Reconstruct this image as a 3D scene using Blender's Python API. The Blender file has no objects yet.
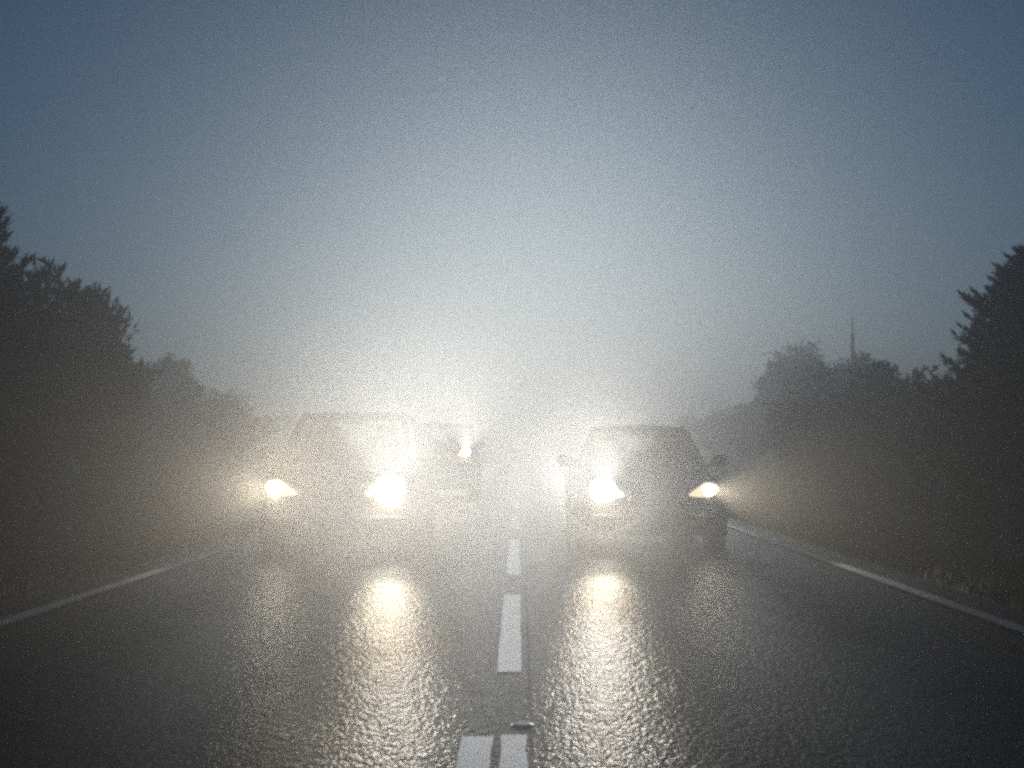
import bpy, math, random
from mathutils import Vector, Matrix
R = math.radians
SC = bpy.context.scene
COL = SC.collection
rnd = random.Random(7)

# ------------------------------------------------------------------ tuning
FOG_DENSITY = 0.015
FOG_G = 0.85
SKY_STRENGTH = 0.027
SUN_STRENGTH = 0.17
EXPOSURE = 0.0

# ------------------------------------------------------------------ helpers
def tag(o, label=None, cat=None, group=None, kind=None):
    if label: o['label'] = label
    if cat: o['category'] = cat
    if group: o['group'] = group
    if kind: o['kind'] = kind
    return o

def empty(name, loc=(0, 0, 0), rz=0.0):
    o = bpy.data.objects.new(name, None)
    COL.objects.link(o)
    o.location = loc
    o.rotation_euler = (0, 0, rz)
    o.empty_display_size = 0.2
    return o

class MB:
    def __init__(s):
        s.v = []; s.f = []
    def add(s, vs, fs):
        n = len(s.v)
        s.v += [tuple(p) for p in vs]
        s.f += [tuple(i + n for i in f) for f in fs]
    def box(s, c, d, m=None, bev=0.0):
        x, y, z = d[0] / 2, d[1] / 2, d[2] / 2
        if bev <= 0:
            vs = [(-x,-y,-z),(x,-y,-z),(x,y,-z),(-x,y,-z),(-x,-y,z),(x,-y,z),(x,y,z),(-x,y,z)]
            fs = [(3,2,1,0),(4,5,6,7),(0,1,5,4),(1,2,6,5),(2,3,7,6),(3,0,4,7)]
        else:
            b = min(bev, x * .9, y * .9, z * .9)
            vs = []; 
            rings = [(-z, b), (-z + b, 0), (z - b, 0), (z, b)]
            for zz, ins in rings:
                X, Y = x - ins, y - ins
                k = b * .7
                for px, py in ((-X+k,-Y),(X-k,-Y),(X,-Y+k),(X,Y-k),(X-k,Y),(-X+k,Y),(-X,Y-k),(-X,-Y+k)):
                    vs.append((px, py, zz))
            fs = [tuple(range(7, -1, -1)), tuple(range(24, 32))]
            for r in range(3):
                for i in range(8):
                    j = (i + 1) % 8
                    fs.append((r*8+i, r*8+j, r*8+8+j, r*8+8+i))
        out = []
        for p in vs:
            p = Vector(p)
            if m is not None: p = m @ p
            out.append(p + Vector(c))
        s.add(out, fs)
    def tube(s, pts, rad, n=8, cap=True):
        pts = [Vector(p) for p in pts]
        if not hasattr(rad, '__len__'): rad = [rad] * len(pts)
        vs = []; fs = []
        for i, p in enumerate(pts):
            a = pts[max(0, i-1)]; b = pts[min(len(pts)-1, i+1)]
            t = (b - a).normalized()
            u = t.orthogonal() if abs(t.z) > .9 else t.cross(Vector((0,0,1)))
            if abs(t.z) > .9: u = Vector((0,1,0)).cross(t)
            u.normalize(); w = t.cross(u)
            for k in range(n):
                an = 2*math.pi*k/n
                vs.append(p + (u*math.cos(an) + w*math.sin(an)) * rad[i])
        for i in range(len(pts)-1):
            for k in range(n):
                j = (k+1) % n
                fs.append((i*n+k, i*n+j, (i+1)*n+j, (i+1)*n+k))
        if cap:
            fs.append(tuple(range(n-1, -1, -1)))
            fs.append(tuple(range((len(pts)-1)*n, len(pts)*n)))
        s.add(vs, fs)
    def lathe(s, prof, c=(0,0,0), axis='x', n=28):
        """prof: (radius, offset along axis)"""
        vs = []; fs = []
        for r, h in prof:
            for k in range(n):
                a = 2*math.pi*k/n
                if axis == 'x': p = (h, r*math.cos(a), r*math.sin(a))
                elif axis == 'y': p = (r*math.cos(a), h, r*math.sin(a))
                else: p = (r*math.cos(a), r*math.sin(a), h)
                vs.append(Vector(p) + Vector(c))
        for i in range(len(prof)-1):
            for k in range(n):
                j = (k+1) % n
                fs.append((i*n+k, i*n+j, (i+1)*n+j, (i+1)*n+k))
        s.add(vs, fs)
    def grid(s, fn, nu, nv, close_u=False):
        vs = [fn(i/nu, j/nv) for j in range(nv+1) for i in range(nu+1)]
        w = nu+1
        fs = [(j*w+i, j*w+i+1, (j+1)*w+i+1, (j+1)*w+i) for j in range(nv) for i in range(nu)]
        s.add(vs, fs)
    def ellip(s, c, r, m=None, nu=20, nv=12, p=1.0):
        vs = []; fs = []
        def sp(x): return math.copysign(abs(x)**p, x)
        for j in range(nv+1):
            t = math.pi*j/nv - math.pi/2
            for i in range(nu):
                a = 2*math.pi*i/nu
                q = Vector((r[0]*sp(math.cos(t))*sp(math.cos(a)), r[1]*sp(math.cos(t))*sp(math.sin(a)), r[2]*sp(math.sin(t))))
                if m is not None: q = m @ q
                vs.append(q + Vector(c))
        for j in range(nv):
            for i in range(nu):
                k = (i+1) % nu
                fs.append((j*nu+i, j*nu+k, (j+1)*nu+k, (j+1)*nu+i))
        s.add(vs, fs)
    def build(s, name, mat, parent=None, smooth=False, loc=None, solid=0.0, sub=0, bevel=0.0):
        me = bpy.data.meshes.new(name)
        me.from_pydata(s.v, [], s.f)
        me.update()
        if smooth:
            me.polygons.foreach_set('use_smooth', [True]*len(me.polygons))
        me.materials.append(mat)
        o = bpy.data.objects.new(name, me)
        COL.objects.link(o)
        if loc is not None: o.location = loc
        if parent is not None: o.parent = parent
        if bevel:
            m = o.modifiers.new('bevel', 'BEVEL'); m.width = bevel; m.segments = 2; m.limit_method = 'ANGLE'
        if solid:
            m = o.modifiers.new('thick', 'SOLIDIFY'); m.thickness = solid; m.offset = -1
        if sub:
            m = o.modifiers.new('sub', 'SUBSURF'); m.levels = sub; m.render_levels = sub
        return o

# ------------------------------------------------------------------ materials
def newmat(name):
    m = bpy.data.materials.new(name)
    m.use_nodes = True
    nt = m.node_tree
    b = nt.nodes['Principled BSDF']
    return m, nt, b

def simple(name, col, rough=.5, metal=0.0, coat=0.0, var=0.12, scale=8.0, bump=0.0):
    m, nt, b = newmat(name)
    tc = nt.nodes.new('ShaderNodeTexCoord')
    nz = nt.nodes.new('ShaderNodeTexNoise'); nz.inputs['Scale'].default_value = scale; nz.inputs['Detail'].default_value = 6
    nt.links.new(tc.outputs['Object'], nz.inputs['Vector'])
    rp = nt.nodes.new('ShaderNodeValToRGB')
    rp.color_ramp.elements[0].position = .3; rp.color_ramp.elements[1].position = .75
    rp.color_ramp.elements[0].color = (*[c*(1-var) for c in col], 1)
    rp.color_ramp.elements[1].color = (*[min(1, c*(1+var)) for c in col], 1)
    nt.links.new(nz.outputs['Fac'], rp.inputs['Fac'])
    nt.links.new(rp.outputs['Color'], b.inputs['Base Color'])
    b.inputs['Roughness'].default_value = rough
    b.inputs['Metallic'].default_value = metal
    b.inputs['Coat Weight'].default_value = coat
    b.inputs['Coat Roughness'].default_value = .08
    if bump:
        bp = nt.nodes.new('ShaderNodeBump'); bp.inputs['Strength'].default_value = bump; bp.inputs['Distance'].default_value = .01
        nt.links.new(nz.outputs['Fac'], bp.inputs['Height']); nt.links.new(bp.outputs['Normal'], b.inputs['Normal'])
    return m

def emis(name, col, strength):
    m, nt, b = newmat(name)
    b.inputs['Base Color'].default_value = (.9, .9, .9, 1)
    b.inputs['Emission Color'].default_value = (*col, 1)
    b.inputs['Emission Strength'].default_value = strength
    b.inputs['Roughness'].default_value = .2
    m.cycles.emission_sampling = 'NONE'
    return m

def glassmat(name, tint):
    m = bpy.data.materials.new(name); m.use_nodes = True
    nt = m.node_tree; nt.nodes.remove(nt.nodes['Principled BSDF'])
    out = nt.nodes['Material Output']
    tr = nt.nodes.new('ShaderNodeBsdfTransparent'); tr.inputs['Color'].default_value = (*tint, 1)
    gl = nt.nodes.new('ShaderNodeBsdfGlossy'); gl.inputs['Roughness'].default_value = .06
    fr = nt.nodes.new('ShaderNodeFresnel'); fr.inputs['IOR'].default_value = 1.45
    mx = nt.nodes.new('ShaderNodeMixShader')
    nt.links.new(fr.outputs[0], mx.inputs[0]); nt.links.new(tr.outputs[0], mx.inputs[1]); nt.links.new(gl.outputs[0], mx.inputs[2])
    nt.links.new(mx.outputs[0], out.inputs['Surface'])
    return m

def asphalt_mat():
    m, nt, b = newmat('wet_asphalt')
    N = nt.nodes.new; L = nt.links.new
    def math_(op, x, y=None, z=None):
        n = N('ShaderNodeMath'); n.operation = op
        for i, v in enumerate((x, y, z)):
            if v is None: continue
            if isinstance(v, (int, float)): n.inputs[i].default_value = v
            else: L(v, n.inputs[i])
        return n.outputs[0]
    tc = N('ShaderNodeTexCoord')
    mp = N('ShaderNodeMapping'); mp.inputs['Scale'].default_value = (1.0, .50, 1.0)
    L(tc.outputs['Object'], mp.inputs['Vector'])
    def noise(scale, detail, vec=None):
        n = N('ShaderNodeTexNoise'); n.inputs['Scale'].default_value = scale; n.inputs['Detail'].default_value = detail
        L(vec or mp.outputs['Vector'], n.inputs['Vector']); return n.outputs['Fac']
    def voro(scale, feat='F1'):
        n = N('ShaderNodeTexVoronoi'); n.inputs['Scale'].default_value = scale; n.feature = feat
        L(mp.outputs['Vector'], n.inputs['Vector']); return n
    stone = voro(58); lump = voro(27); grit = noise(150, 3); patch = noise(.8, 5); damp = noise(3.2, 6)
    # stones stand at different heights: the cell colour is a random level per stone
    sep = N('ShaderNodeSeparateColor'); L(stone.outputs['Color'], sep.inputs[0])
    sep2 = N('ShaderNodeSeparateColor'); L(lump.outputs['Color'], sep2.inputs[0])
    dome = math_('SUBTRACT', 1.0, math_('MULTIPLY', stone.outputs['Distance'], 1.3))
    dome2 = math_('SUBTRACT', 1.0, math_('MULTIPLY', lump.outputs['Distance'], 1.1))
    h = math_('MULTIPLY', dome, math_('ADD', .35, math_('MULTIPLY', sep.outputs[0], .65)))
    h = math_('ADD', math_('MULTIPLY', h, .75), math_('MULTIPLY', math_('MULTIPLY', dome2, math_('ADD', .2, sep2.outputs[0])), .8))
    h = math_('ADD', h, math_('MULTIPLY', grit, .25))
    bp = N('ShaderNodeBump'); bp.inputs['Strength'].default_value = .50; bp.inputs['Distance'].default_value = .010
    L(h, bp.inputs['Height']); L(bp.outputs['Normal'], b.inputs['Normal'])
    # wheel tracks: drier bands about .75 m either side of each lane's middle
    sx = N('ShaderNodeSeparateXYZ'); L(tc.outputs['Object'], sx.inputs[0])
    wav = math_('ADD', sx.outputs['X'], math_('MULTIPLY', math_('SUBTRACT', patch, .5), .5))
    tr = math_('COSINE', math_('MULTIPLY', math_('ADD', wav, .82), 4.19))
    tr = math_('MULTIPLY', math_('ADD', tr, 1.0), .5)
    dry = math_('MULTIPLY_ADD', tr, .45, math_('MULTIPLY', damp, .55))
    rp = N('ShaderNodeValToRGB')
    rp.color_ramp.elements[0].position = .05; rp.color_ramp.elements[0].color = (.010, .0125, .0125, 1)
    rp.color_ramp.elements[1].position = .95; rp.color_ramp.elements[1].color = (.034, .037, .036, 1)
    L(sep.outputs[1], rp.inputs['Fac']); L(rp.outputs['Color'], b.inputs['Base Color'])
    rr = N('ShaderNodeMapRange'); rr.inputs['From Min'].default_value = .2; rr.inputs['From Max'].default_value = .8
    rr.inputs['To Min'].default_value = .12; rr.inputs['To Max'].default_value = .36
    L(dry, rr.inputs['Value']); L(rr.outputs[0], b.inputs['Roughness'])
    b.inputs['Specular IOR Level'].default_value = .02
    return m

def paint_mat():
    m, nt, b = newmat('road_paint')
    N = nt.nodes.new; L = nt.links.new
    tc = N('ShaderNodeTexCoord')
    nz = N('ShaderNodeTexNoise'); nz.inputs['Scale'].default_value = 55; nz.inputs['Detail'].default_value = 5
    L(tc.outputs['Object'], nz.inputs['Vector'])
    rp = N('ShaderNodeValToRGB')
    rp.color_ramp.elements[0].position = .36; rp.color_ramp.elements[0].color = (.07, .072, .07, 1)
    rp.color_ramp.elements[1].position = .43; rp.color_ramp.elements[1].color = (.74, .76, .76, 1)
    L(nz.outputs['Fac'], rp.inputs['Fac']); L(rp.outputs['Color'], b.inputs['Base Color'])
    b.inputs['Roughness'].default_value = .15
    b.inputs['Specular IOR Level'].default_value = .4
    bp = N('ShaderNodeBump'); bp.inputs['Strength'].default_value = .12; bp.inputs['Distance'].default_value = .006
    L(nz.outputs['Fac'], bp.inputs['Height']); L(bp.outputs['Normal'], b.inputs['Normal'])
    return m

def leafmat(name, c1, c2):
    m, nt, b = newmat(name)
    N = nt.nodes.new; L = nt.links.new
    tc = N('ShaderNodeTexCoord')
    nz = N('ShaderNodeTexNoise'); nz.inputs['Scale'].default_value = 2.3; nz.inputs['Detail'].default_value = 5
    L(tc.outputs['Object'], nz.inputs['Vector'])
    rp = N('ShaderNodeValToRGB')
    rp.color_ramp.elements[0].position = .35; rp.color_ramp.elements[0].color = (*c1, 1)
    rp.color_ramp.elements[1].position = .68; rp.color_ramp.elements[1].color = (*c2, 1)
    L(nz.outputs['Fac'], rp.inputs['Fac']); L(rp.outputs['Color'], b.inputs['Base Color'])
    b.inputs['Roughness'].default_value = .8
    b.inputs['Specular IOR Level'].default_value = .15
    return m

M = {}
M['asphalt'] = asphalt_mat()
M['paint'] = paint_mat()
M['seal'] = simple('crack_sealant', (.06, .064, .064), .55, var=.4, scale=20)
M['ground'] = simple('verge_soil', (.020, .028, .016), .95, var=.5, scale=1.7, bump=.6)
M['grass'] = leafmat('grass_blades', (.014, .030, .012), (.032, .050, .022))
M['needle'] = leafmat('conifer_needles', (.010, .028, .022), (.024, .046, .034))
M['leaf'] = leafmat('broad_leaves', (.020, .036, .022), (.045, .060, .036))
M['leaf_brown'] = leafmat('autumn_leaves', (.036, .038, .026), (.070, .066, .042))
M['bark'] = simple('bark', (.06, .05, .04), .9, var=.4, scale=12, bump=.8)
M['wood'] = simple('weathered_timber', (.20, .195, .175), .85, var=.35, scale=14, bump=.5)
M['reflector'] = simple('pale_plate', (.50, .52, .52), .3, var=.15, scale=10)
M['galv'] = simple('galvanised_steel', (.35, .36, .37), .45, metal=.8)
M['tyre'] = simple('tyre_rubber', (.02, .02, .02), .75, var=.2, scale=20)
M['rim'] = simple('alloy_rim', (.45, .46, .47), .35, metal=.9)
M['trim'] = simple('black_trim', (.02, .02, .021), .5, var=.2, scale=20)
M['cabin'] = simple('cabin_fabric', (.045, .045, .048), .85, var=.2, scale=30)
M['chrome'] = simple('chrome', (.7, .7, .7), .18, metal=1.0, var=.05)
M['plate'] = simple('plate_white', (.72, .72, .70), .4, var=.06)
M['glass'] = glassmat('car_glass', (.80, .84, .82))
M['lens'] = glassmat('lamp_lens', (.97, .97, .97))
M['paint_grey'] = simple('dark_grey_paint', (.085, .088, .085), .5, metal=.2, coat=.2, var=.06, scale=3)
M['paint_silver'] = simple('silver_beige_paint', (.30, .29, .26), .7, metal=.0, coat=.0, var=.06, scale=3)
M['paint_white'] = simple('off_white_paint', (.45, .45, .43), .6, coat=.1, var=.06, scale=3)
M['bulb'] = emis('lit_headlamp', (1.0, .90, .72), 26.0)
M['bulb_soft'] = emis('lit_headlamp_soft', (1.0, .86, .62), 9.0)
M['side_glow'] = emis('lit_reflector', (1.0, .74, .48), 1.1)

# ------------------------------------------------------------------ camera
cam = bpy.data.cameras.new('camera')
cam.lens = 45.0; cam.sensor_width = 36.0
cam.clip_start = .05; cam.clip_end = 2000
co = bpy.data.objects.new('camera', cam); COL.objects.link(co)
co.location = (0, 0, 1.1)
co.rotation_euler = (R(90 + 3.0), 0, R(0.31))
SC.camera = co

# ------------------------------------------------------------------ ground, road
def ground_h(x, y):
    d = max(0.0, abs(x + .12) - 3.9)
    ditch = -0.22*math.exp(-((d-2.0)/.8)**2)
    bank = .35*(1-math.exp(-(max(0, d-3.2)/3.0)**2))
    return -.035 - .05*min(1, d/.4) + ditch + bank + (.05*math.sin(x*1.7+y*.6)*math.sin(y*.9) if d > .3 else 0)

g = MB()
xs = [-180,-120,-80,-50,-34,-24,-18] + [-15+.5*i for i in range(0, 61)] + [18,24,34,50,80,120,180]
ys = [-30,-15,-8,-4] + [i*.75 for i in range(0, 80)] + [64,70,78,88,100,120,150,190,240,300]
W_ = len(xs)
g.add([(x, y, ground_h(x, y) if abs(x) < 30 else ground_h(math.copysign(30, x), y)) for y in ys for x in xs],
      [(j*W_+i, j*W_+i+1, (j+1)*W_+i+1, (j+1)*W_+i) for j in range(len(ys)-1) for i in range(W_-1)])
tag(g.build('ground', M['ground'], smooth=True), kind='structure')

rd = MB()
ROAD_L, ROAD_R = -3.78, 3.52
prof = [(ROAD_L-.12, -.09), (ROAD_L, -.012), (ROAD_L+1.8, .0), (-.05, .0), (ROAD_R-1.8, .0), (ROAD_R, -.012), (ROAD_R+.12, -.09)]
rys = [-28, 0, 4, 8, 16, 32, 64, 128, 298]
rd.add([(x, y, z) for y in rys for x, z in prof],
       [(j*7+i, j*7+i+1, (j+1)*7+i+1, (j+1)*7+i) for j in range(len(rys)-1) for i in range(6)])
tag(rd.build('road', M['asphalt']), kind='structure')

def strip(mb, x0, x1, y0, y1, z=.004, seed=0, wob=.004, n=None):
    r = random.Random(seed)
    n = n or max(2, int((y1-y0)/.25))
    n = min(n, 240)
    vs = []
    for i in range(n+1):
        y = y0 + (y1-y0)*i/n
        vs += [(x0 + r.uniform(-wob, wob), y, z), (x1 + r.uniform(-wob, wob), y, z)]
    mb.add(vs, [(2*i, 2*i+1, 2*i+3, 2*i+2) for i in range(n)])
lm = MB()
strip(lm, -3.375, -3.25, -20, 60, seed=1); strip(lm, -3.375, -3.25, 60, 290, seed=2)
tag(lm.build('road_edge_marking', M['paint']), kind='structure')
lm = MB()
strip(lm, 3.04, 3.165, -20, 60, seed=3); strip(lm, 3.04, 3.165, 60, 290, seed=4)
tag(lm.build('road_edge_marking', M['paint']), kind='structure')
lm = MB()
strip(lm, -.218, -.100, -12, 4.99, seed=5); strip(lm, -.068, .028, -12, 5.02, seed=6)
tag(lm.build('road_double_line_marking', M['paint']), kind='structure')
lm = MB()
dashes = [(6.43, 9.85), (11.4, 16.0), (17.9, 22.4)] + [(24.4+6.4*i, 28.9+6.4*i) for i in range(30)]
for i, (a, b_) in enumerate(dashes):
    strip(lm, -.112, .010, a, b_, seed=20+i, n=8)
tag(lm.build('road_centre_marking', M['paint']), kind='structure')
lm = MB()
strip(lm, .047, .056, 4.2, 10.5, seed=70, wob=.005)
tag(lm.build('road_seam', M['seal']), kind='structure')

# road stud
st = empty('road_stud', (.015, 5.2, 0))
tag(st, 'small domed metal road stud on the centre line beyond the double stripes', 'road stud')
mb = MB()
mb.lathe([(.0, .010), (.016, .0098), (.032, .0086), (.044, .0055), (.050, .002), (.052, 0)], axis='z', n=24)
mb.build('base', M['reflector'], st, smooth=True)
mb = MB()
mb.box((0, -.030, .008), (.044, .012, .005), bev=.0015)
mb.build('reflector', M['reflector'], st)

# ------------------------------------------------------------------ grass
def grass(name, side, n, seed):
    r = random.Random(seed)
    vs = []; fs = []
    for i in range(n):
        y = 3.0 + 42*(r.random()**1.6)
        d = (r.random()**1.4) * 8.5
        x = (ROAD_L-.08-d) if side < 0 else (ROAD_R+.08+d)
        if math.sin(x*2.1+y*.7)*math.sin(y*1.3-x) < -.35 and r.random() < .6: continue
        z = ground_h(x, y) - .01
        h = r.uniform(.04, .14) * (1 + .9*min(1, d/2.2)) * 1.0
        a = r.uniform(0, math.pi*2); w = r.uniform(.004, .009) * (1 + y/14)
        dx, dy = math.cos(a)*w, math.sin(a)*w
        lean = r.uniform(.1, .6)*h; b = r.uniform(0, math.pi*2)
        lx, ly = math.cos(b)*lean, math.sin(b)*lean
        k = len(vs)
        vs += [(x-dx, y-dy, z), (x+dx, y+dy, z), (x+dx*.7+lx*.35, y+dy*.7+ly*.35, z+h*.6), (x-dx*.7+lx*.35, y-dy*.7+ly*.35, z+h*.6), (x+lx, y+ly, z+h)]
        fs += [(k, k+1, k+2, k+3), (k+3, k+2, k+4)]
    mb = MB(); mb.v = vs; mb.f = fs
    o = mb.build(name, M['grass'])
    tag(o, 'rough dark grass on the %s verge beyond the white edge line' % ('left' if side < 0 else 'right'), 'grass', kind='stuff')
grass('grass', -1, 42000, 11)
grass('grass', 1, 42000, 12)

# ------------------------------------------------------------------ trees
def leaf_card(vs, fs, p, d, up, ln, w):
    """pointed leaf from p along d"""
    s = d.cross(up)
    if s.length < 1e-4: s = d.orthogonal()
    s.normalize()
    k = len(vs)
    m = p + d*ln*.45
    vs += [tuple(p), tuple(m + s*w), tuple(p + d*ln), tuple(m - s*w)]
    fs.append((k, k+1, k+2, k+3))

def conifer_mesh(seed, h, rad, whorls, per, upturn, droop, low=.06, dens=1.0, spray=.30, twigs=.38):
    r = random.Random(seed)
    tv = MB()
    n = 9
    tv.tube([(math.sin(i*.9+seed)*.02*h/5, math.cos(i*1.1)*.02*h/5, -.15 + (h+.15)*i/n) for i in range(n+1)],
            [max(.008, .022*h*(1-i/n)**.9) for i in range(n+1)], n=8)
    vs = []; fs = []
    for w in range(whorls):
        t = low + (1-low)*(w + r.uniform(-.25, .25))/whorls
        z0 = h*t
        L0 = rad*((1-t)**.75)*r.uniform(.8, 1.12) + .10
        off = r.uniform(0, 6.28)
        for b in range(per):
            a = off + 6.283*b/per + r.uniform(-.25, .25)
            L = L0*r.uniform(.7, 1.15)
            if r.random() < .08: L *= 1.25
            d = Vector((math.cos(a), math.sin(a), 0))
            pts = []
            ns = 6
            for i in range(ns+1):
                s = i/ns
                zz = z0 + L*(-droop*math.sin(s*math.pi*.75) + upturn*s*s)
                pts.append(Vector((d.x*L*s, d.y*L*s, zz)))
            tv.tube(pts, [max(.004, .012*L*(1-i/ns)+.003) for i in range(ns+1)], n=4, cap=False)
            cnt = int(L*26*dens)+5
            for c in range(cnt):
                s = (c+r.random())/cnt
                s = .12 + .88*s
                q = min(ns-1, int(s*ns)); fr = s*ns-q
                p = pts[q].lerp(pts[q+1], fr)
                tdir = (pts[q+1]-pts[q]).normalized()
                side = tdir.cross(Vector((0, 0, 1))).normalized()
                for sg in (-1, 1):
                    if r.random() < .12: continue
                    dd = (tdir*r.uniform(.45, 1.0) + side*sg*r.uniform(.35, 1.0) + Vector((0, 0, r.uniform(-.35, .45)))).normalized()
                    ln = spray*r.uniform(.6, 1.25)*(1.15-.6*s)
                    leaf_card(vs, fs, p, dd, Vector((r.uniform(-.4,.4), r.uniform(-.4,.4), 1)), ln, ln*r.uniform(.09, .16))
                if r.random() < .6:
                    dd = (tdir + Vector((r.uniform(-.3,.3), r.uniform(-.3,.3), r.uniform(.1, .9)))).normalized()
                    ln = spray*r.uniform(.5, .9)
                    leaf_card(vs, fs, p, dd, side, ln, ln*.12)
            for q in range(2, ns):
                if twigs <= 0: break
                for sg in (-1, 1):
                    if r.random() < .25: continue
                    tl = L*twigs*r.uniform(.6, 1.2)*(1.1-.75*q/ns)
                    td = (pts[q]-pts[q-1]).normalized()
                    sd = td.cross(Vector((0, 0, 1))).normalized()*sg
                    dv = (td*.75 + sd*.8 + Vector((0, 0, r.uniform(-.15, .55)))).normalized()
                    p0 = pts[q]; p1 = p0 + dv*tl
                    for c in range(int(tl*34)+4):
                        s_ = r.random()
                        dd = (dv*r.uniform(.4, 1) + Vector((r.uniform(-.8, .8), r.uniform(-.8, .8), r.uniform(-.5, .7)))).normalized()
                        ln = spray*r.uniform(.4, .85)
                        leaf_card(vs, fs, p0.lerp(p1, s_), dd, Vector((r.uniform(-1,1), r.uniform(-1,1), 1)), ln, ln*r.uniform(.10, .17))
            for c in range(4):
                dd = (tdir + Vector((r.uniform(-.4,.4), r.uniform(-.4,.4), r.uniform(-.1,.6)))).normalized()
                leaf_card(vs, fs, pts[-1]-tdir*.08, dd, Vector((0,0,1)), spray*r.uniform(.6,1), spray*.1)
    for c in range(14):
        dd = Vector((r.uniform(-.5,.5), r.uniform(-.5,.5), 1)).normalized()
        leaf_card(vs, fs, Vector((0,0,h-r.uniform(.05,.4))), dd, Vector((1,0,0)), spray*.9, spray*.1)
    cr = MB(); cr.v = vs; cr.f = fs
    return tv, cr

def broad_mesh(seed, h, rx, rz, zc, clumps, leaves, leaf, spiky=0.0, cl=.55, shoot=1.0):
    """rounded or spiky crown of leaf clumps round limbs"""
    r = random.Random(seed)
    tv = MB()
    base = max(.05, .02*h)
    tv.tube([(0,0,-.15), (.03,0,h*.15), (-.02,.04,h*.35), (.03,0,h*.6), (0,0,h*.82)], [base*1.5, base*1.15, base, base*.6, base*.2], n=8)
    vs = []; fs = []
    for c in range(clumps):
        while True:
            u = Vector((r.uniform(-1,1), r.uniform(-1,1), r.uniform(-1,1)))
            if u.length <= 1: break
        if r.random() < .7 and u.length > .05: u = u.normalized()*r.uniform(.62, 1.0)
        wob = 1 + .16*math.sin(u.x*5+seed)*math.cos(u.z*4+seed*.7) + .1*math.sin(u.y*9+seed)
        p = Vector((u.x*rx*wob, u.y*rx*wob, zc + u.z*rz*wob))
        if p.z < .15: p.z = r.uniform(.15, .6)
        s = Vector((0, 0, max(.1, min(h*.8, p.z*.6))))
        mid = s.lerp(p, .55) + Vector((r.uniform(-.1,.1), r.uniform(-.1,.1), .12))*rx*.4
        if c % 2 == 0:
            tv.tube([s, mid, p], [base*.34, base*.2, .006], n=5, cap=False)
        size = cl*r.uniform(.6, 1.25)
        up = Vector((u.x*.35, u.y*.35, 1)).normalized()
        for l in range(leaves):
            q = Vector((r.gauss(0, .42), r.gauss(0, .42), r.gauss(0, .38)))
            if q.length > .85: q *= .85/q.length*r.random()**.4
            q *= size
            d = Vector((r.uniform(-1,1), r.uniform(-1,1), r.uniform(-.7,1)))
            if d.length < .1: d = Vector((0,0,1))
            d.normalize()
            if spiky: d = (d*(1-spiky) + up*spiky*1.3).normalized()
            ln = leaf*r.uniform(.6, 1.35)
            leaf_card(vs, fs, p+q, d, Vector((r.uniform(-1,1), r.uniform(-1,1), r.uniform(-1,1))), ln, ln*(r.uniform(.13,.22) if spiky else r.uniform(.28,.42)))
        if spiky and u.z > -.2 and c % 2 == 0:
            # upright leading shoot with short leaves
            top = p + up*size*shoot*r.uniform(.7, 1.5) + Vector((r.uniform(-.08,.08), r.uniform(-.08,.08), 0))
            tv.tube([p, p.lerp(top,.5)+Vector((r.uniform(-.03,.03),0,0)), top], [.012,.009,.004], n=4, cap=False)
            for l in range(26):
                s_ = r.random()
                d = (up + Vector((r.uniform(-.7,.7), r.uniform(-.7,.7), 0))*(1-.6*s_)).normalized()
                leaf_card(vs, fs, p.lerp(top, s_), d, Vector((r.uniform(-1,1), r.uniform(-1,1), 0)), leaf*r.uniform(.5,1.0), leaf*.13)
    cr = MB(); cr.v = vs; cr.f = fs
    return tv, cr

def tree(name, meshes, mat, px, py, rz, label, cat, group=None):
    root = empty(name, (px, py, ground_h(px, py)), rz)
    tag(root, label, cat, group)
    tv, cr = meshes
    tv.build('trunk', M['bark'], root, smooth=True)
    cr.build('crown', M[mat], root)
    return root

def copy_tree(o, loc, rz, sc, label, group=None):
    c = o.copy(); COL.objects.link(c)
    c.location = loc; c.rotation_euler = (0, 0, rz); c.scale = (sc[0], sc[0], sc[1])
    c['label'] = label
    if group: c['group'] = group
    for ch in list(o.children):
        d = ch.copy(); COL.objects.link(d); d.parent = c
    return c

def at(px, y):
    """ground x for a picture column at distance y"""
    return (px-519)/1280.0*y

GL = 'trees along the left verge'; GR = 'trees along the right verge'; GF = 'trees fading out in the fog'
# left
t1 = tree('conifer_tree', conifer_mesh(3, 5.9, 2.1, 30, 10, .30, .14, dens=1.9, spray=.36), 'needle', at(-64, 19), 19, 1.1,
          'tall dark conifer cut off by the left picture edge, standing highest on that side', 'tree', GL)
t2 = tree('evergreen_tree', broad_mesh(5, 4.2, 1.9, 1.95, 2.05, 190, 80, .20, spiky=.45, cl=.5, shoot=.55), 'needle', at(14, 21.5), 21.5, .3,
          'dense dark evergreen with short upright shoots beside the tall conifer', 'tree', GL)
t3 = tree('evergreen_tree', broad_mesh(6, 3.7, 1.3, 1.65, 1.8, 150, 80, .19, spiky=.4, cl=.46, shoot=.5), 'needle', at(56, 23), 23, 2.2,
          'dark blunt-topped evergreen behind the post with the triangular plate', 'tree', GL)
t4 = tree('broadleaf_tree', broad_mesh(8, 5.2, 1.65, 2.0, 2.55, 190, 110, .16, cl=.62), 'leaf_brown', at(160, 52), 52, .9,
          'round-topped brownish tree half faded by fog, left of the lit headlamps', 'tree', GL)
b1 = tree('bush', broad_mesh(9, 2.0, 1.5, .9, .95, 100, 80, .13, cl=.48), 'leaf', at(118, 30), 30, .2,
          'low dark bush between the blunt evergreen and the round brownish tree', 'bush')
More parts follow.
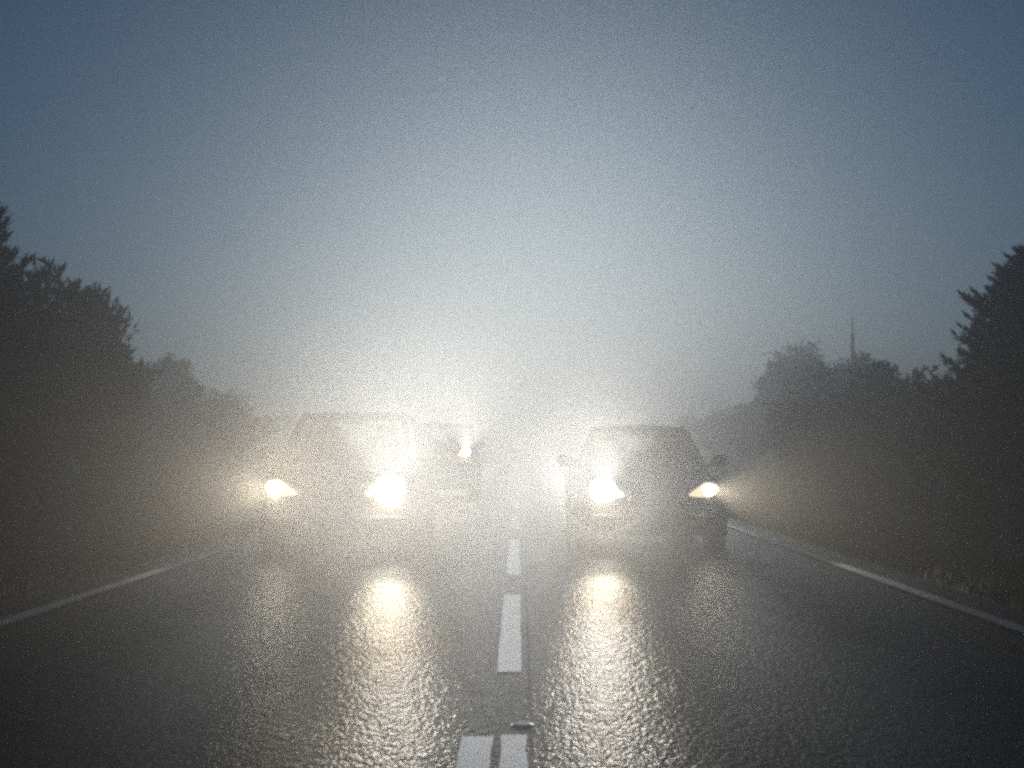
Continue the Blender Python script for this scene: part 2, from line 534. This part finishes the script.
# right
p1 = tree('pine_tree', conifer_mesh(14, 4.25, 2.35, 30, 11, .34, .08, low=.04, dens=1.5, spray=.22, twigs=.45), 'needle', at(1038, 19.5), 19.5, .5,
          'dark pine with upturned branch tips against the sky at the right picture edge', 'tree', GR)
p2 = tree('evergreen_bush', broad_mesh(15, 2.7, 1.5, 1.2, 1.25, 150, 70, .18, cl=.5, spiky=.25, shoot=.4), 'needle', at(918, 27), 27, 1.4,
          'dark green rounded bush just left of the pine with upturned branches', 'bush')
p3 = tree('broadleaf_tree', broad_mesh(16, 5.4, 1.45, 2.05, 2.6, 180, 105, .16, cl=.58), 'leaf', at(868, 54), 54, 2.4,
          'grey-green tree with an uneven crown close beside the thin mast', 'tree', GR)
p4 = tree('broadleaf_tree', broad_mesh(17, 6.6, 2.1, 2.6, 3.3, 220, 120, .19, cl=.78), 'leaf_brown', at(800, 66), 66, .4,
          'broad pale tree dissolving in fog above the right-hand car mirror', 'tree', GR)
def fx(px, y): return (at(px, y), y, ground_h(at(px, y), y))
copy_tree(b1, fx(896, 31), 2.0, (1.25, 1.5), 'middling dark bush between the rounded dark bush and the grey-green tree by the mast')
copy_tree(b1, fx(1010, 22), 1.0, (1.1, 1.05), 'low bush in deep shade under the pine at the right edge')
copy_tree(b1, fx(18, 20), 2.6, (1.1, .9), 'low bush in deep shade at the foot of the leftmost evergreens')
copy_tree(b1, fx(205, 42), 4.0, (1.3, 1.5), 'faint bush right of the round brownish tree, near the left car')
copy_tree(b1, fx(845, 40), 3.0, (1.5, 1.7), 'faint bush in front of the thin mast')
for i, (px, y, s, src) in enumerate([(222, 72, .62, p4), (250, 92, .8, t4), (285, 120, .8, p4), (330, 150, 1.0, t4),
                                     (752, 80, .95, t4), (722, 98, .7, p4), (690, 122, 1.0, t4), (655, 150, .8, p4)]):
    copy_tree(src, fx(px, y), i*1.7, (s, s*.9), 'tree far down the road, all but lost in the fog', GF)

# ------------------------------------------------------------------ roadside posts, mast
def post(px, y, h, label, extra=None, tilt=0.0, rz=0.0, group='timber posts on the verges'):
    x = at(px, y)
    z = ground_h(x, y)
    o = empty('verge_post', (x, y, z), rz)
    o.rotation_euler = (R(tilt*.4), R(tilt), rz)
    tag(o, label, 'post', group)
    mb = MB()
    w = .06
    n = 6
    r = random.Random(int(px))
    pts = [(r.uniform(-.006,.006), r.uniform(-.006,.006), -.25 + (h+.25)*i/n) for i in range(n+1)]
    mb.tube(pts + [(0, 0, h+.025)], [w*r.uniform(.93,1.06) for _ in range(n+1)] + [w*.6], n=10)
    mb.build('stake', M['wood'], o, smooth=True)
    return o, h
o, h = post(71, 16.6, 1.12, 'timber post on the left verge carrying a pale triangular plate', tilt=1.5)
mb = MB()   # triangular plate outline with a filled back, on a bracket
a = .12
tri = [Vector((-a, -.075, h-.03)), Vector((a, -.075, h-.03)), Vector((0, -.075, h+.21))]
c = sum(tri, Vector())/3
vs = tri + [c + (p-c)*.58 for p in tri]
vs2 = [p + Vector((0, .02, 0)) for p in vs]
mb.add(vs+vs2, [(0,1,4,3),(1,2,5,4),(2,0,3,5),(6,9,10,7),(7,10,11,8),(8,11,9,6),(0,6,7,1),(1,7,8,2),(2,8,6,0),(3,4,10,9),(4,5,11,10),(5,3,9,11)])
rim_o = mb.build('plate_border', M['reflector'], o)
mb = MB()
vs = [c + (p-c)*.575 + Vector((0,.006,0)) for p in tri]; vs2 = [p + Vector((0,.01,0)) for p in vs]
mb.add(vs+vs2, [(0,1,2),(3,5,4),(0,3,4,1),(1,4,5,2),(2,5,3,0)])
mb.build('plate_panel', M['wood'], o)
o, h = post(899, 18.2, .92, 'plain timber post on the right verge, nearest the right-hand car', tilt=-1)
o, h = post(937, 16.4, .98, 'timber post on the right verge with a small pale reflector at its top', tilt=1)
mb = MB(); mb.box((0, -.068, h-.04), (.075, .02, .10), bev=.006); mb.build('reflector', M['reflector'], o)
o, h = post(1003, 14.6, 1.0, 'plain timber post in the dark at the right picture edge', tilt=-1.5)

mast = empty('utility_pole', fx(853, 62))
tag(mast, 'thin pole rising above the foggy trees on the right', 'pole')
mb = MB(); mb.tube([(0,0,-.3),(0,0,3.5),(.02,0,6.6)], [.11,.10,.075], n=10); mb.build('shaft', M['wood'], mast, smooth=True)
mb = MB(); mb.tube([(.02,0,6.55),(.02,0,7.4)], [.035,.025], n=8)
mb.build('top_spike', M['galv'], mast, smooth=True)

# ------------------------------------------------------------------ cars
def lamp(name, parent, loc, aim, energy, cone, col, soft=.05):
    l = bpy.data.lights.new(name, 'SPOT')
    l.energy = energy if LAMPS_ON else 0; l.color = col; l.spot_size = R(cone); l.spot_blend = 1.0; l.shadow_soft_size = soft
    o = bpy.data.objects.new(name, l); COL.objects.link(o)
    o.parent = parent; o.location = loc
    o.rotation_euler = Vector(aim).normalized().to_track_quat('-Z', 'Y').to_euler()
    return o

LAMPS_ON = True
WARM = (1.0, .84, .60); WHITE = (1.0, .95, .86)

def make_car(name, loc, rz, P, label, group, paint):
    root = empty(name, loc, rz)
    tag(root, label, P['cat'], group)
    Wd, L = P['w'], P['len']       # half width, length
    hz, bz, rzf = P['hood'], P['belt'], P['roof']
    cowl, rf, rr_, deck = P['cowl'], P['roof_front'], P['roof_rear'], P['deck']
    gb, gt = P['gbase'], P['gtop']
    cl = P.get('clear', .17)
    pm = M[paint]
    # --- lower body loft, front at y = 0
    S = [(0.00, .76*Wd, cl+.16, hz*.66, hz*.72), (.035, .86*Wd, cl+.07, hz*.74, hz*.80), (.14, .945*Wd, cl+.02, hz*.82, hz*.89),
         (.38, .985*Wd, cl, hz*.89, hz*.965), (.8, Wd, cl, hz*.96, hz*1.03), (cowl, Wd, cl, bz-.05, bz+.03),
         (cowl+.5, Wd, cl, bz-.03, bz), (L*.55, Wd, cl, bz-.02, bz), (deck, Wd, cl, bz, bz+.02), (L-.35, .97*Wd, cl+.03, bz, P['tail']),
         (L-.1, .92*Wd, cl+.08, bz-.06, P['tail']-.03), (L, .8*Wd, cl+.2, bz-.2, P['tail']-.12)]
    mb = MB(); vs = []
    for y, w, zb, zs, zt in S:
        ring = [(0, zb), (w*.72, zb), (w*.93, zb+.05), (w*.99, zb+.2), (w, (zb+zs)*.5+.04), (w*.985, zs-.08), (w*.94, zs-.005), (w*.80, zs+(zt-zs)*.55), (w*.42, zt-.012), (0, zt)]
        full = [(x, z) for x, z in ring] + [(-x, z) for x, z in ring[-2:0:-1]]
        dy = []
        for x, z in full:
            bow = .16*(abs(x)/Wd)**2.4 * max(0, 1-y/.5)
            vs.append((x, y + bow, z))
    nr = 18; fs = []
    for j in range(len(S)-1):
        for i in range(nr):
            k = (i+1) % nr
            fs.append((j*nr+i, j*nr+k, (j+1)*nr+k, (j+1)*nr+i))
    fs.append(tuple(range(nr-1, -1, -1))); fs.append(tuple(range((len(S)-1)*nr, len(S)*nr)))
    mb.add(vs, fs)
    body = mb.build('body', pm, root, smooth=True, sub=2)
    # --- greenhouse: windscreen, roof, pillars, windows
    zb0, zt0 = bz+.02, rzf-.055
    def ws(u, v):
        x = (2*u-1); hw = gb + (gt-gb)*v
        y = (cowl-.05) + (rf-cowl+.05)*v + (x*x)*(.16*(1-v)+.10*v)
        z = zb0 + (zt0-zb0)*v + .03*math.sin(v*math.pi) - .012*x*x
        return (x*hw, y, z)
    mb = MB(); mb.grid(ws, 14, 8); mb.build('windshield', M['glass'], root, smooth=True)
    def rw(u, v):
        x = (2*u-1); hw = gb*.96 + (gt*.97-gb*.96)*v
        y = deck + (rr_-deck)*v - (x*x)*.10
        z = zb0 + (zt0-.01-zb0)*v + .02*math.sin(v*math.pi)
        return (x*hw, y, z)
    mb = MB(); mb.grid(rw, 14, 6); mb.build('rear_window', M['glass'], root, smooth=True)
    def rfn(u, v):
        x = (2*u-1)
        a0 = Vector(ws(u, 1)); a1 = Vector(rw(u, 1))
        p = a0.lerp(a1, v)
        e = 1-abs(x)**3
        p.z = (zt0) + .055*(math.sin(min(1, max(0, v))*math.pi)*.55+.45)*e*(1 if 0 < v < 1 else .35) - .01*v
        p.x *= 1 + .03*math.sin(v*math.pi)
        return p
    mb = MB(); mb.grid(rfn, 18, 12)
    mb.build('roof', pm, root, smooth=True, solid=.03)
    for sx in (0, 1):
        sg = -1 if sx == 0 else 1
        mb = MB()
        a = [Vector(ws(sx, v/6)) for v in range(7)]
        mb.tube([a[0]+Vector((0,0,-.05))] + a + [a[-1]+Vector((0,.06,.01))], [.040]+[.038]*7+[.034], n=8)
        mb.build('front_pillar', pm, root, smooth=True)
        mb = MB()
        c0 = Vector(rw(sx, 0)); c1 = Vector(rw(sx, 1))
        wide = P.get('cpillar', .26)
        mb.add([c0+Vector((0,.03,-.05)), c0+Vector((0,-wide*1.4,-.05)), c1+Vector((0,-wide,.0)), c1+Vector((0,.02,.01)),
                c0+Vector((-sg*.05,.03,-.05)), c0+Vector((-sg*.05,-wide*1.4,-.05)), c1+Vector((-sg*.05,-wide,.0)), c1+Vector((-sg*.05,.02,.01))],
               [(0,1,2,3),(7,6,5,4),(0,4,5,1),(1,5,6,2),(2,6,7,3),(3,7,4,0)])
        mb.build('rear_pillar', pm, root, bevel=.012)
        # roof rail and belt line
        mb = MB()
        e = [Vector(rfn(sx, i/8)) for i in range(9)]
        mb.tube([p+Vector((0,0,-.012)) for p in e], .026, n=8)
        mb.build('roof_rail', pm, root, smooth=True)
        b0 = Vector(ws(sx, 0)); t0_ = Vector(ws(sx, 1)); b1_ = c0+Vector((0,-wide*1.4,0)); t1_ = c1+Vector((0,-wide,0))
        def bpt(u): 
            p = b0.lerp(b1_, u); p.x += sg*.05*math.sin(u*math.pi); return p
        def tpt(u):
            p = t0_.lerp(t1_, u); p.x += sg*.02*math.sin(u*math.pi); return p
        for k, (u0, u1) in enumerate(((.04, .53), (.57, .985))):
            mb = MB()
            mb.grid(lambda u, v: bpt(u0+(u1-u0)*u).lerp(tpt(u0+(u1-u0)*u), v), 6, 4)
            mb.build('side_window', M['glass'], root, smooth=True)
        mb = MB(); mb.tube([bpt(.55)+Vector((0,0,-.03)), bpt(.55).lerp(tpt(.55), .5), tpt(.55)], [.035,.032,.03], n=8)
        mb.build('door_pillar', M['trim'], root, smooth=True)
    # --- nose: grille, bumper intake, plate, lamps
    def nose_y(x, z):
        # body front surface, approximate
        return .16*(abs(x)/Wd)**2.4 + .02
    gz, gh, gw = P['grille']
    mb = MB()
    mb.grid(lambda u, v: ((2*u-1)*gw*(1-.12*(1-v)), nose_y((2*u-1)*gw, 0)-.018+.02*v, gz-gh/2+gh*v), 12, 4)
    gr = mb.build('grille', M['trim'], root, smooth=True, solid=.03)
    for k in range(4):
        zz = gz-gh/2+gh*(k+.5)/4
        mb = MB()
        mb.tube([((2*i/10-1)*gw*.93, nose_y((2*i/10-1)*gw, 0)-.026+.016*(k+.5)/4, zz) for i in range(11)], .007, n=6)
        mb.build('slat', M['chrome'], gr, smooth=True)
    mb = MB()
    iz = cl+.11
    mb.grid(lambda u, v: ((2*u-1)*Wd*.62, nose_y((2*u-1)*Wd*.62, 0)-.012, iz-.05+.10*v), 12, 2)
    mb.build('air_intake', M['trim'], root, smooth=True, solid=.03)
    mb = MB()
    mb.tube([((2*i/16-1)*Wd*.93, .16*abs(2*i/16-1)**2.4*.86+.005, cl+.195) for i in range(17)], .032, n=8)
    mb.build('bumper', pm, root, smooth=True)
    mb = MB()
    mb.tube([((2*i/16-1)*Wd*.86, .16*abs(2*i/16-1)**2.4*.8+.03, cl+.015) for i in range(17)], .026, n=8)
    mb.build('bumper_lip', M['trim'], root, smooth=True)
    mb = MB(); mb.box((0, -.035, cl+.255), (.50, .014, .115), bev=.004)
    np_ = mb.build('number_plate', M['plate'], root)
    mb = MB(); mb.box((0, -.03, cl+.255), (.525, .012, .14), bev=.004); mb.build('plate_holder', M['trim'], np_)
    for i, sg in enumerate((-1, 1)):
        lx, lz = sg*P['lamp_x'], P['lamp_z']
        rot = Matrix.Rotation(sg*R(24), 3, 'Z') @ Matrix.Rotation(sg*R(-7), 3, 'Y')
        ly = nose_y(lx, 0) + .03
        mb = MB()
        # almond housing tapering towards the grille
        for_v = []; 
        nU, nV = 20, 10
        vs = []; fs = []
        lw, lh = P['lamp_w'], P['lamp_h']
        for j in range(nV+1):
            t = math.pi*j/nV-math.pi/2
            for k in range(nU):
                a = 2*math.pi*k/nU
                q = Vector((math.cos(t)*math.cos(a), math.cos(t)*math.sin(a), math.sin(t)))
                inner = max(0, -q.x*sg)
                q = Vector((q.x*lw*(1+.45*inner), q.y*.075, q.z*lh*(1-.55*inner) - .35*lh*inner))
                vs.append(rot @ q + Vector((lx, ly, lz)))
        for j in range(nV):
            for k in range(nU):
                kk = (k+1) % nU
                fs.append((j*nU+k, j*nU+kk, (j+1)*nU+kk, (j+1)*nU+k))
        mb.add(vs, fs)
        E = P['energy'][i]
        lit = len(P['beams'][i]) > 0
        hl = mb.build('headlight', (M['side_glow'] if P['bulb'][i] < .09 else M['bulb_soft']) if lit else M['trim'], root, smooth=True)
        mb = MB()
        bx = lx + sg*lw*.12
        mb.ellip((bx, nose_y(bx, 0)-.052, lz), (P['bulb'][i]*1.15, .022, P['bulb'][i]), nu=20, nv=10)
        mb.build('bulb', (M['bulb'] if P['bright'][i] else M['bulb_soft']) if lit else M['trim'], hl, smooth=True)
        fy = nose_y(bx, 0)-.11
        for aim, en, cone, colr in P['beams'][i]:
            lamp('headlamp_beam', root, (bx, fy, lz), aim, en, cone, colr)
    # --- mirrors, wipers, cabin
    for sg in (-1, 1):
        mb = MB()
        mz = bz + P.get('mirror_up', .08); my = cowl+.34
        mb.tube([(sg*(gb+.04), my+.03, bz+.02), (sg*(Wd+.02), my, mz-.04)], [.03, .026], n=8)
        mb.ellip((sg*(Wd+.085), my, mz), (.105, .06, .072), p=.75)
        mb.build('wing_mirror', M['trim'] if P.get('dark_mirror', True) else pm, root, smooth=True)
        mb = MB()
        w0 = Vector(ws(.5+sg*.12, 0)) + Vector((0,-.03,.012)); w1 = Vector(ws(.5-sg*.0+sg*.36, .16)) + Vector((0,-.03,.014))
        mb.tube([w0, w0.lerp(w1,.5)+Vector((0,-.006,.006)), w1], .008, n=6)
        mb.build('wiper', M['trim'], root)
    mb = MB()
    mb.grid(lambda u, v: ((2*u-1)*gb*.97, cowl+.06+.5*v+.14*(2*u-1)**2, bz+.015+.05*math.sin(v*math.pi)), 10, 5)
    mb.build('dashboard', M['cabin'], root, smooth=True)
    for sg in (-1, 1):
        mb = MB()
        mb.box((sg*.36, cowl+1.18, bz+.06), (.46, .16, .5), bev=.05)
        mb.box((sg*.36, cowl+1.22, bz+.36), (.26, .11, .18), bev=.04)
        mb.tube([(sg*.30, cowl+1.21, bz+.2), (sg*.30, cowl+1.22, bz+.36)], .009, n=6)
        mb.tube([(sg*.42, cowl+1.21, bz+.2), (sg*.42, cowl+1.22, bz+.36)], .009, n=6)
        mb.build('seat', M['cabin'], root, smooth=False)
    mb = MB()
    mb.box((0, deck-.62, bz+.02), (1.1, .18, .36), bev=.06)
    mb.build('rear_seat', M['cabin'], root)
    mb = MB()
    pts = []
    tilt = Matrix.Rotation(R(-22), 3, 'X')
    pts = [Vector((.36, cowl+.62, bz+.06)) + tilt @ Vector((.185*math.cos(a), 0, .185*math.sin(a))) for a in [i*math.pi/12 for i in range(25)]]
    mb.tube(pts, .016, n=6, cap=False)
    mb.tube([pts[0], pts[12]], .014, n=6)
    mb.build('steering_wheel', M['trim'], root, smooth=True)
    mb = MB()
    pm_ = Vector(ws(.5, .86))
    mb.box(pm_+Vector((0, .09, -.01)), (.24, .03, .07), bev=.012)
    mb.tube([pm_+Vector((0,.09,0)), pm_+Vector((0,.015,.05))], .01, n=6)
    mb.build('rear_view_mirror', M['trim'], root)
    # --- wheels
    wr = P.get('wheel', .315)
    for sg in (-1, 1):
        for wy in (P['axle'], L-P['axle']-.05):
            cx = sg*(Wd-.115)
            mb = MB()
            mb.lathe([(wr*.62, -.10), (wr*.9, -.105), (wr*.985, -.085), (wr, -.05), (wr, .05), (wr*.985, .085), (wr*.9, .105), (wr*.62, .10)], (cx, wy, wr), n=32)
            ty = mb.build('wheel', M['tyre'], root, smooth=True)
            mb = MB()
            mb.lathe([(wr*.64, -.10), (wr*.64, .09), (wr*.60, .10), (wr*.57, .06)], (cx, wy, wr), n=32)
            for k in range(5):
                a = 2*math.pi*k/5
                d = Vector((0, math.cos(a), math.sin(a)))
                mb.tube([Vector((cx+sg*.075, wy, wr)), Vector((cx+sg*.085, wy, wr))+d*wr*.6], [.045, .03], n=6)
            mb.lathe([(.001, .09*sg), (.05, .088*sg), (.055, .05*sg)], (cx, wy, wr), n=16)
            mb.build('rim', M['rim'], ty, smooth=True)
            mb = MB()   # dark wheel arch
            mb.lathe([(wr*1.16, sg*(Wd-.02)-0), (wr*1.18, sg*(Wd+.004)), (wr*.3, sg*(Wd-.012))], (0, wy, wr+.01), n=32)
            mb.build('wheel_arch', M['trim'], root, smooth=True)
    return root

SEDAN = dict(cat='car', w=.865, len=4.45, hood=.80, belt=.90, roof=1.45, cowl=1.2, roof_front=1.98, roof_rear=3.15, deck=3.72, tail=.99,
             gbase=.715, gtop=.56, grille=(.60, .13, .33), lamp_x=.57, lamp_z=.665, lamp_w=.16, lamp_h=.085, axle=.86,
             energy=(1.0, 1.0), bulb=(.13, .062), bright=(1, 1))
HATCH = dict(cat='car', w=.875, len=4.2, hood=.86, belt=.98, roof=1.60, cowl=1.0, roof_front=1.75, roof_rear=3.75, deck=4.08, tail=1.02,
             gbase=.74, gtop=.61, grille=(.60, .14, .30), lamp_x=.60, lamp_z=.70, lamp_w=.17, lamp_h=.09, axle=.82, cpillar=.2,
             energy=(1.0, 1.0), bulb=(.08, .14), bright=(1, 1))
VAN = dict(cat='van', w=.93, len=4.9, hood=1.12, belt=1.18, roof=1.80, cowl=.75, roof_front=1.4, roof_rear=4.7, deck=4.82, tail=1.2,
           gbase=.80, gtop=.70, grille=(.82, .2, .42), lamp_x=.68, lamp_z=1.08, lamp_w=.14, lamp_h=.12, axle=.9, cpillar=1.2, wheel=.34, clear=.22,
           energy=(.6, 1.0), bulb=(.04, .085), bright=(0, 1))
SEDAN['beams'] = ([((-.085, -1, .06), 440, 22, WHITE), ((-.20, -1, .18), 420, 26, WHITE), ((.02, -1, .48), 480, 36, WHITE), ((-.068, -1, -.10), 80, 18, WARM)],
                  [((.40, -1, -.02), 620, 46, WARM)])
HATCH['beams'] = ([((-.28, -1, -.02), 420, 44, WARM), ((.23, -1, .07), 240, 19, WARM)],
                  [((.13, -1, .07), 1050, 20, WHITE), ((.28, -1, .14), 460, 28, WHITE), ((.12, -1, .38), 560, 36, WHITE), ((.103, -1, -.10), 100, 18, WARM)])
VAN['beams'] = ([], [((.042, -1, .05), 4, 16, WHITE), ((.06, -1, .50), 800, 42, WHITE)])
make_car('sedan_car', (1.53, 14.3, 0), 0, SEDAN, 'dark grey saloon car driving towards us in the right lane with both headlamps lit', 'cars in the fog', 'paint_grey')
make_car('hatchback_car', (-2.02, 13.85, 0), 0, HATCH, 'tall pale car in the left lane almost hidden by the glare of its headlamps', 'cars in the fog', 'paint_silver')
make_car('van', (-1.92, 29.5, 0), 0, VAN, 'vehicle following far behind the left car, one small headlamp showing through the fog', 'cars in the fog', 'paint_white')

# ------------------------------------------------------------------ haze
hz = MB(); hz.box((0, 135, 6.0), (364, 334, 14.8))
fm = bpy.data.materials.new('fog_air'); fm.cycles.volume_sampling = 'EQUIANGULAR'; fm.use_nodes = True
nt = fm.node_tree; nt.nodes.remove(nt.nodes['Principled BSDF'])
pv = nt.nodes.new('ShaderNodeVolumePrincipled')
pv.inputs['Color'].default_value = (.96, .97, .98, 1)
pv.inputs['Density'].default_value = FOG_DENSITY
pv.inputs['Anisotropy'].default_value = FOG_G
nt.links.new(pv.outputs[0], nt.nodes['Material Output'].inputs['Volume'])
tag(hz.build('haze', fm), 'grey evening fog filling the air over the road', 'fog', kind='stuff')

# ------------------------------------------------------------------ sky, sun
SUN_EL, SUN_ROT = R(7.5), R(1.0)
w = bpy.data.worlds.new('World'); SC.world = w; w.use_nodes = True
nt = w.node_tree
sky = nt.nodes.new('ShaderNodeTexSky'); sky.sky_type = 'NISHITA'; sky.sun_disc = False
sky.sun_elevation = SUN_EL; sky.sun_rotation = SUN_ROT
sky.air_density = 0.8; sky.dust_density = 0.7; sky.ozone_density = 5.5
tint = nt.nodes.new('ShaderNodeMix'); tint.data_type = 'RGBA'; tint.blend_type = 'MULTIPLY'
tint.inputs[0].default_value = 1.0; tint.inputs[7].default_value = (1.0, 1.20, 1.08, 1)
nt.links.new(sky.outputs[0], tint.inputs[6]); nt.links.new(tint.outputs[2], nt.nodes['Background'].inputs['Color'])
nt.nodes['Background'].inputs['Strength'].default_value = SKY_STRENGTH
sl = bpy.data.lights.new('sun', 'SUN'); sl.energy = SUN_STRENGTH; sl.angle = R(18); sl.color = (1.0, .96, .93)
so = bpy.data.objects.new('sun', sl); COL.objects.link(so)
d = Vector((math.sin(SUN_ROT)*math.cos(SUN_EL), math.cos(SUN_ROT)*math.cos(SUN_EL), math.sin(SUN_EL)))
so.rotation_euler = (-d).to_track_quat('-Z', 'Y').to_euler()
so.location = (0, -10, 40)

# ------------------------------------------------------------------ render
SC.render.engine = 'CYCLES'
SC.view_settings.view_transform = 'Standard'
SC.view_settings.look = 'None'
SC.view_settings.exposure = EXPOSURE
SC.view_settings.gamma = 1
cy = SC.cycles
cy.max_bounces = 6; cy.diffuse_bounces = 2; cy.glossy_bounces = 3; cy.transmission_bounces = 4; cy.volume_bounces = 1
cy.transparent_max_bounces = 12
cy.sample_clamp_direct = 6; cy.sample_clamp_indirect = 1.0
cy.filter_width = 3.2
cy.use_denoising = False
cy.use_adaptive_sampling = True
cy.adaptive_threshold = .005
